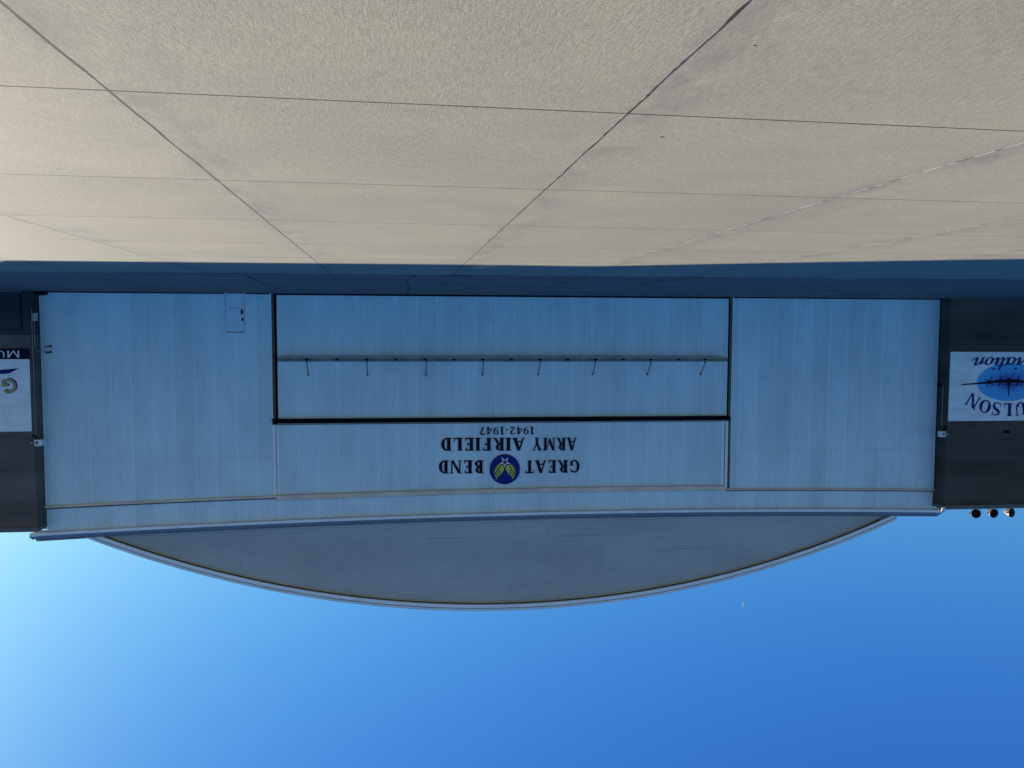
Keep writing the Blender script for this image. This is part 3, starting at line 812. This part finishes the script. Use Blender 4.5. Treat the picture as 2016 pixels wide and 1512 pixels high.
# ------------------------------------------------------------------ sign on the left annex
SY = AY - .06
def plaque(name, label, x0, x1, z0, z1):
    t = thing(name, label, 'sign', ((x0 + x1) / 2, SY, z0))
    return t
sg = plaque('company_sign', 'big white sign with blue oval, head-on aeroplane and arched letters', -35.48, -28.40, 2.97, 6.84)
mb = MB(); mb.box(-35.48, -28.40, SY, AY - .012, 2.97, 6.84); mb.build('board', M['signwhite'], sg, bevel=.006)
CX, CZ = -31.94, 4.66
mb = MB(); disc(mb, CX, CZ, 1.92, 1.07, SY - .003); ov = mb.build('oval', M['ovalblue'], sg)
mb = MB()
def pl(pts, y): mb.face([(CX + x, y, CZ + z) for x, z in pts])
yy = SY - .008
for s in (-1, 1):
    mb.face([(CX + s * x, yy, CZ + z) for x, z in ((.0, -.17), (.95, -.08), (1.9, .03), (2.86, .11), (2.86, .17), (1.9, .13), (.95, .06), (0, .04))])
    mb.face([(CX + s * x, yy - .0006, CZ + z) for x, z in ((.0, .13), (.82, .13), (.82, .155), (.0, .17))])
    for ex, ez, er in ((.52, -.05, .125), (1.20, .0, .115)):
        mb.face([(CX + s * ex + er * math.cos(t), yy - .0012, CZ + ez + er * 1.1 * math.sin(t)) for t in [2 * PI * i / 20 for i in range(20)]])
        rot = .5 if ex < 1 else .25
        for q in range(4):
            t = rot + q * PI / 2 + PI / 4
            c, sn = math.cos(t), math.sin(t)
            mb.face([(CX + s * ex + c * .08 - sn * .018, yy - .0018, CZ + ez + sn * .08 + c * .018), (CX + s * ex + c * .33 - sn * .032, yy - .0018, CZ + ez + sn * .33 + c * .032), (CX + s * ex + c * .33 + sn * .022, yy - .0018, CZ + ez + sn * .33 - c * .022), (CX + s * ex + c * .08 + sn * .018, yy - .0018, CZ + ez + sn * .08 - c * .018)])
mb.face([(CX + .17 * math.cos(t), yy - .0024, CZ - .04 + .19 * math.sin(t)) for t in [2 * PI * i / 24 for i in range(24)]])
mb.face([(CX - .05, yy - .003, CZ + .1), (CX + .05, yy - .003, CZ + .1), (CX + .02, yy - .003, CZ + .84), (CX - .02, yy - .003, CZ + .84)])
mb.build('aeroplane', M['ink'], ov)
mb = MB()
angs = []
for ch, dx in zip('COULSON', (-2.14, -1.43, -.76, 0.02, .70, 1.38, 2.12)):
    w, polys = G[ch]
    A, B = 2.92, 1.60
    t = math.acos(max(-1, min(1, dx / A))); bx, bz = A * math.cos(t), B * math.sin(t)
    tx, tz = A * math.sin(t), -B * math.cos(t); l = math.hypot(tx, tz); tx, tz = tx / l, tz / l
    nx, nz = -tz, tx
    hh, ww = .74, .80
    place(mb, polys, lambda px, pz: (CX + bx + (px - w / 2) * ww * tx + (pz - .5) * hh * nx, CZ - .04 + bz + (px - w / 2) * ww * tz + (pz - .5) * hh * nz), SY - .004)
mb.build('name_lettering', M['signblue'], sg)
# slanted script word under the oval
GI = {}
GI['n'] = (1.0, ribbon(smooth([(.02, .45, .03), (.16, .88, .10), (.18, .5, .15), (.16, .0, .14)])) + ribbon(smooth([(.18, .4, .07), (.42, .88, .12), (.62, .9, .15), (.62, .4, .15), (.70, .05, .12), (1.05, .45, .05)])))
GI['o'] = (.82, ring(.38, .47, .34, .48, 0, 360, .17, .09, 24) + ribbon([(.6, .8, .06), (.9, .7, .04)]))
GI['i'] = (.42, ribbon(smooth([(-.08, .45, .03), (.14, .92, .12), (.15, .5, .15), (.18, .06, .14), (.46, .4, .04)])) + [rect(.08, 1.32, .26, 1.52)])
GI['t'] = (.48, ribbon(smooth([(.16, 1.55, .14), (.16, .9, .16), (.17, .3, .15), (.26, .04, .12), (.52, .4, .04)])) + [rect(-.10, .92, .48, 1.02)])
GI['a'] = (.95, ring(.38, .45, .34, .46, 0, 360, .17, .09, 24) + ribbon(smooth([(.68, .95, .12), (.66, .5, .15), (.72, .06, .13), (.98, .4, .04)])))
GI['v'] = (.80, ribbon(smooth([(-.06, .7, .03), (.12, .92, .12), (.26, .5, .16), (.36, .04, .12), (.60, .5, .07), (.74, .92, .10), (.9, .8, .03)])))
GI['A'] = (1.5, ribbon(smooth([(-.1, .1, .1), (.3, .25, .08), (.8, 1.1, .1), (1.1, 1.95, .12)])) + ribbon(smooth([(1.05, 1.95, .2), (1.12, 1.0, .2), (1.2, .05, .17), (1.5, .35, .04)])) + [rect(.45, .75, 1.2, .85)])
mb = MB()
c = 0; XW = -34.35; total = sum(GI[ch][0] for ch in 'Aviation'); sc = (-29.78 + 34.35) / total
for ch in 'Aviation':
    w, polys = GI[ch]
    for ddx, ddz, ddy in ((0, 0, 0), (.035, .012, .008)):                # two passes thicken the pen stroke
        place(mb, polys, lambda px, pz: (XW + (c + px) * sc + pz * .46 * .42 + ddx, 3.26 + pz * .46 + ddz), SY - .0105 - ddy)
    c += w
mb.build('script_lettering', M['signblue'], sg)

# sign on the right annex
sr = plaque('airport_sign', 'white sign with gold letters, a blue swoosh and a dark lower band', 20.12, 23.6, 2.87, 6.99)
mb = MB(); mb.box(20.12, 23.6, SY, AY - .012, 3.395, 6.99); mb.build('board', M['signwhite'], sr, bevel=.006)
mb = MB(); mb.box(20.10, 23.6, SY - .004, AY - .012, 2.87, 3.39); mb.build('lower_band', M['ink'], sr)
def sansG(): return ring(.5, .5, .5, .5, 40, 330, .24, .22, 24) + [rect(.62, .12, .97, .34), rect(.55, .34, .97, .52)]
def sansG2(): return ring(.5, .5, .5, .5, 40, 335, .22, .21, 26) + [[(.74, .0 + .1), (.98, .1), (.98, .52), (.74, .52)], rect(.52, .36, .98, .53)]
def sansR(): return [rect(0, 0, .24, 1)] + ring(.42, .70, .40, .30, -90, 90, .22, .2) + [rect(.2, .80, .45, 1), rect(.2, .40, .45, .60), [(.36, .42), (.62, 0), (.92, 0), (.62, .45)]]
for nm, m_, ox, oz, dy in (('letter_shadow', 'signblue', -.055, -.035, .003), ('letter', 'gold', 0, 0, .012)):
    mb = MB(); place(mb, sansG2(), lambda px, pz: (20.76 + ox + px * .70, 4.36 + oz + pz * .74), SY - dy, .0004)
    if dy < .01: place(mb, sansR(), lambda px, pz: (21.56 + px * .64, 4.38 + pz * .70), SY - dy, .0004)
    mb.build(nm, M[m_], sr)
mb = MB(); place(mb, sansR(), lambda px, pz: (21.60 + px * .62, 4.41 + pz * .68), SY - .012, .0004); mb.build('letter', M['gold'], sr)
mb = MB(); mb.face([(x, SY - .003, z) for x, z in ((20.58, 3.84), (21.10, 4.11), (22.2, 4.16), (23.4, 4.14), (22.6, 4.0), (21.6, 3.93))]); mb.build('swoosh', M['signblue'], sr)
mb = MB()
place(mb, ribbon([(.06, 0, .12), (.06, 1, .12)]) + ribbon([(.94, 0, .12), (.94, 1, .12)]) + [[(.0, 1), (.14, 1), (.55, .05), (.44, .0)], [(.45, .0), (.56, .05), (1, 1), (.86, 1)]], lambda px, pz: (20.58 + px * .54, 2.97 + pz * .35), SY - .007)
place(mb, [rect(0, .35, .13, 1), rect(.87, .35, 1, 1)] + ring(.5, .42, .5, .42, 180, 360, .13, .12), lambda px, pz: (21.27 + px * .42, 2.97 + pz * .35), SY - .007)
mb.build('band_lettering', M['signwhite'], sr)

# ------------------------------------------------------------------ wall lights on the corners
def wall_light(label, x, s):
    """s = +1 when its wall stands to the left"""
    y = AY - .05; z = 7.56
    t = thing('wall_floodlight', label, 'floodlight', (x, y, z), group='square floodlights on the annex corners')
    mb = MB(); mb.box(x - .17, x + .17, y - .12, y + .12, z - .16, z + .16); h = mb.build('housing', M['white'], t, bevel=.02)
    mb = MB(); mb.box(x - .07 - .04 * s, x + .08 - .04 * s, y - .128, y - .118, z - .09, z + .08); mb.build('lens', M['rail'], t)
    mb = MB(); mb.tube([(x - s * .12, y + .04, z - .16), (x - s * .12, y + .04, z - .33), (x - s * .34, y + .10, z - .34)], .03, 8); mb.box(x - s * .30 - .04, x - s * .30 + .04, y + .05, y + .16, z - .42, z - .26)
    mb.build('arm', M['dark'], t)
    mb = MB(); mb.tube([(x - s * .30, y, z + .02), (x - s * .40, y, z + .02)], .025, 8); mb.build('photocell', M['white'], t)
wall_light('white square floodlight on a bent arm beside the blue oval sign', -28.04, 1)
wall_light('white square floodlight on a bent arm beside the gold-lettered sign', 19.80, -1)

# conduits
t = thing('conduit', 'thin metal conduit on the dark return wall beside the blue oval sign', 'pipe', (-28.33, 40.7, 0))
mb = MB(); mb.tube([(-28.31, 40.62, 7.1), (-28.31, 40.62, 4.9)], .022, 8); mb.build('pipe', M['conduit'], t)
mb = MB(); mb.box(-28.35, -28.22, 40.84, 41.02, 4.75, 4.95); mb.build('junction_box', M['dark'], t)
t = thing('electrical_box', 'small grey electrical box with a cable beside the gold-lettered sign', 'electrical box', (19.95, 40.55, 1.1))
mb = MB(); mb.box(19.86, 20.035, 40.40, 40.66, 1.10, 1.50); mb.build('cabinet', M['rail_light'], t, bevel=.01)
mb = MB(); mb.tube([(19.97, 40.50, 1.50), (19.97, 40.50, 2.75), (19.93, 40.6, 2.98), (19.84, 40.8, 3.05), (19.55, 41.02, 3.06)], .022, 8); mb.build('cable', M['conduit'], t)
mb = MB(); mb.tube([(20.0, 40.34, .9), (20.0, 40.34, 7.2)], .018, 8); mb.build('pipe', M['conduit'], t)
mb = MB()
for z in (2.76, 3.06):
    mb.tube([(19.50, 41.10, z), (19.50, 40.86, z + .02), (19.64, 40.84, z + .05)], .025, 6); mb.box(19.46, 19.55, 41.03, 41.12, z - .04, z + .04)
build_each(mb, 'hook', M['dark'], t)
# low black box at the foot of the wall
t = thing('rubber_block', 'low black rubber block lying against the foot of the hangar wall by the corner', 'block', (19.75, 40.85, 0))
mb = MB(); mb.box(19.50, 20.0, 40.7, 41.0, .0, .19); mb.build('block', M['dark'], t, bevel=.04)
mb = MB(); mb.tube([(19.62, 40.85, .19), (19.70, 40.85, .23), (19.80, 40.85, .23), (19.88, 40.85, .19)], .012, 6); mb.build('handle', M['jamb'], t)

# ------------------------------------------------------------------ three round spotlights on the left annex
def spot(label, x, axis):
    z = 12.14; y = AY + .12
    t = thing('spotlight', label, 'spotlight', (x, y, 11.84), group='round spotlights standing on the annex parapet')
    a = Vector(axis).normalized(); o = Vector((x, y, z)) + a * .05
    mb = MB(); mb.lathe(o, a, [(-.42, .05), (-.40, .09), (-.33, .12), (-.22, .19), (-.08, .245), (0, .262), (.02, .262)], 28)
    mb.build('housing', M['metal'], t, smooth=True)
    mb = MB(); mb.lathe(o, a, [(.021, .25), (.03, .25)], 28); mb.build('lens', M['glass'], t)
    sd = a.cross(Vector((0, 0, 1))).normalized()
    mb = MB()
    L_ = [o - a * .1 + sd * .27, o - a * .1 + sd * .27 - Vector((0, 0, .20)), o - a * .1 + sd * .12 - Vector((0, 0, .29)), o - a * .1 - sd * .12 - Vector((0, 0, .29)), o - a * .1 - sd * .27 - Vector((0, 0, .20)), o - a * .1 - sd * .27]
    mb.tube(L_, .014, 6)
    mb.build('yoke', M['jamb'], t)
    mb = MB(); c_ = o - a * .1
    for q in (1, -1): p = c_ + sd * .25 * q; mb.lathe(p, sd * q, [(0, .035), (.05, .035)], 10)
    mb.lathe(o + Vector((0, 0, .235)), (0, 0, 1), [(0, .035), (.05, .02), (.10, .012)], 8)
    build_each(mb, 'clamp', M['dark'], t)
spot('parapet spotlight closest to the hangar, its dark round lens fully exposed', -30.38, (.32, -.95, -.02))
spot('middle one of three parapet spotlights, half turned with its pale housing showing', -31.45, (.0, -1, .10))
spot('parapet spotlight farthest from the hangar, its lens turned aside', -32.52, (-.32, -1, .0))

# ------------------------------------------------------------------ small things
def pebble(label, x, y, s):
    mb = MB(); z = apron_z(x, y)
    top = []
    k = 9; pts = []
    for i in range(k):
        t = 2 * PI * i / k; r = s * random.uniform(.6, 1.1); pts.append((x + r * math.cos(t) * 1.3, y + r * math.sin(t)))
    for i in range(k):
        a, b = pts[i], pts[(i + 1) % k]
        mb.face([(a[0], a[1], z), (b[0], b[1], z), (b[0] * .5 + x * .5, b[1] * .5 + y * .5, z + s * .8), (a[0] * .5 + x * .5, a[1] * .5 + y * .5, z + s * .8)])
    mb.face([(p[0] * .5 + x * .5, p[1] * .5 + y * .5, z + s * .8) for p in pts])
    # dry stalk of the leaf scrap
    mb.tube([(x - s * .5, y, z + s * .4), (x - s * 2.0, y - s * .6, z + s * .5), (x - s * 3.0, y - s * .8, z + s * .3)], [s * .3, s * .18, s * .1], 5)
    tag(mb.build('leaf_scrap', M['stone']), label, 'leaf', group='scraps lying on the apron')
pebble('tiny dark leaf scrap on the concrete, farther of two from the viewer', -2.0, 6.83, .009)
pebble('tiny dark leaf scrap on the concrete, nearer of two to the viewer', -1.91, 4.59, .006)
# short contrail, high and far
d0 = Vector((-.3634, .8741, .3222)); d1 = Vector((-.3659, .8752, .3164))
D_ = 9000
mb = MB(); a = d0 * D_; b = d1 * D_
mb.tube([a + (b - a) * t for t in (0, .15, .35, .6, .8, .93, 1)], [.6, 2.5, 4, 6, 8, 7, 2], 10)
tag(mb.build('contrail', M['cloud'], smooth=True), 'short faint white contrail alone in the clear blue sky', 'contrail')
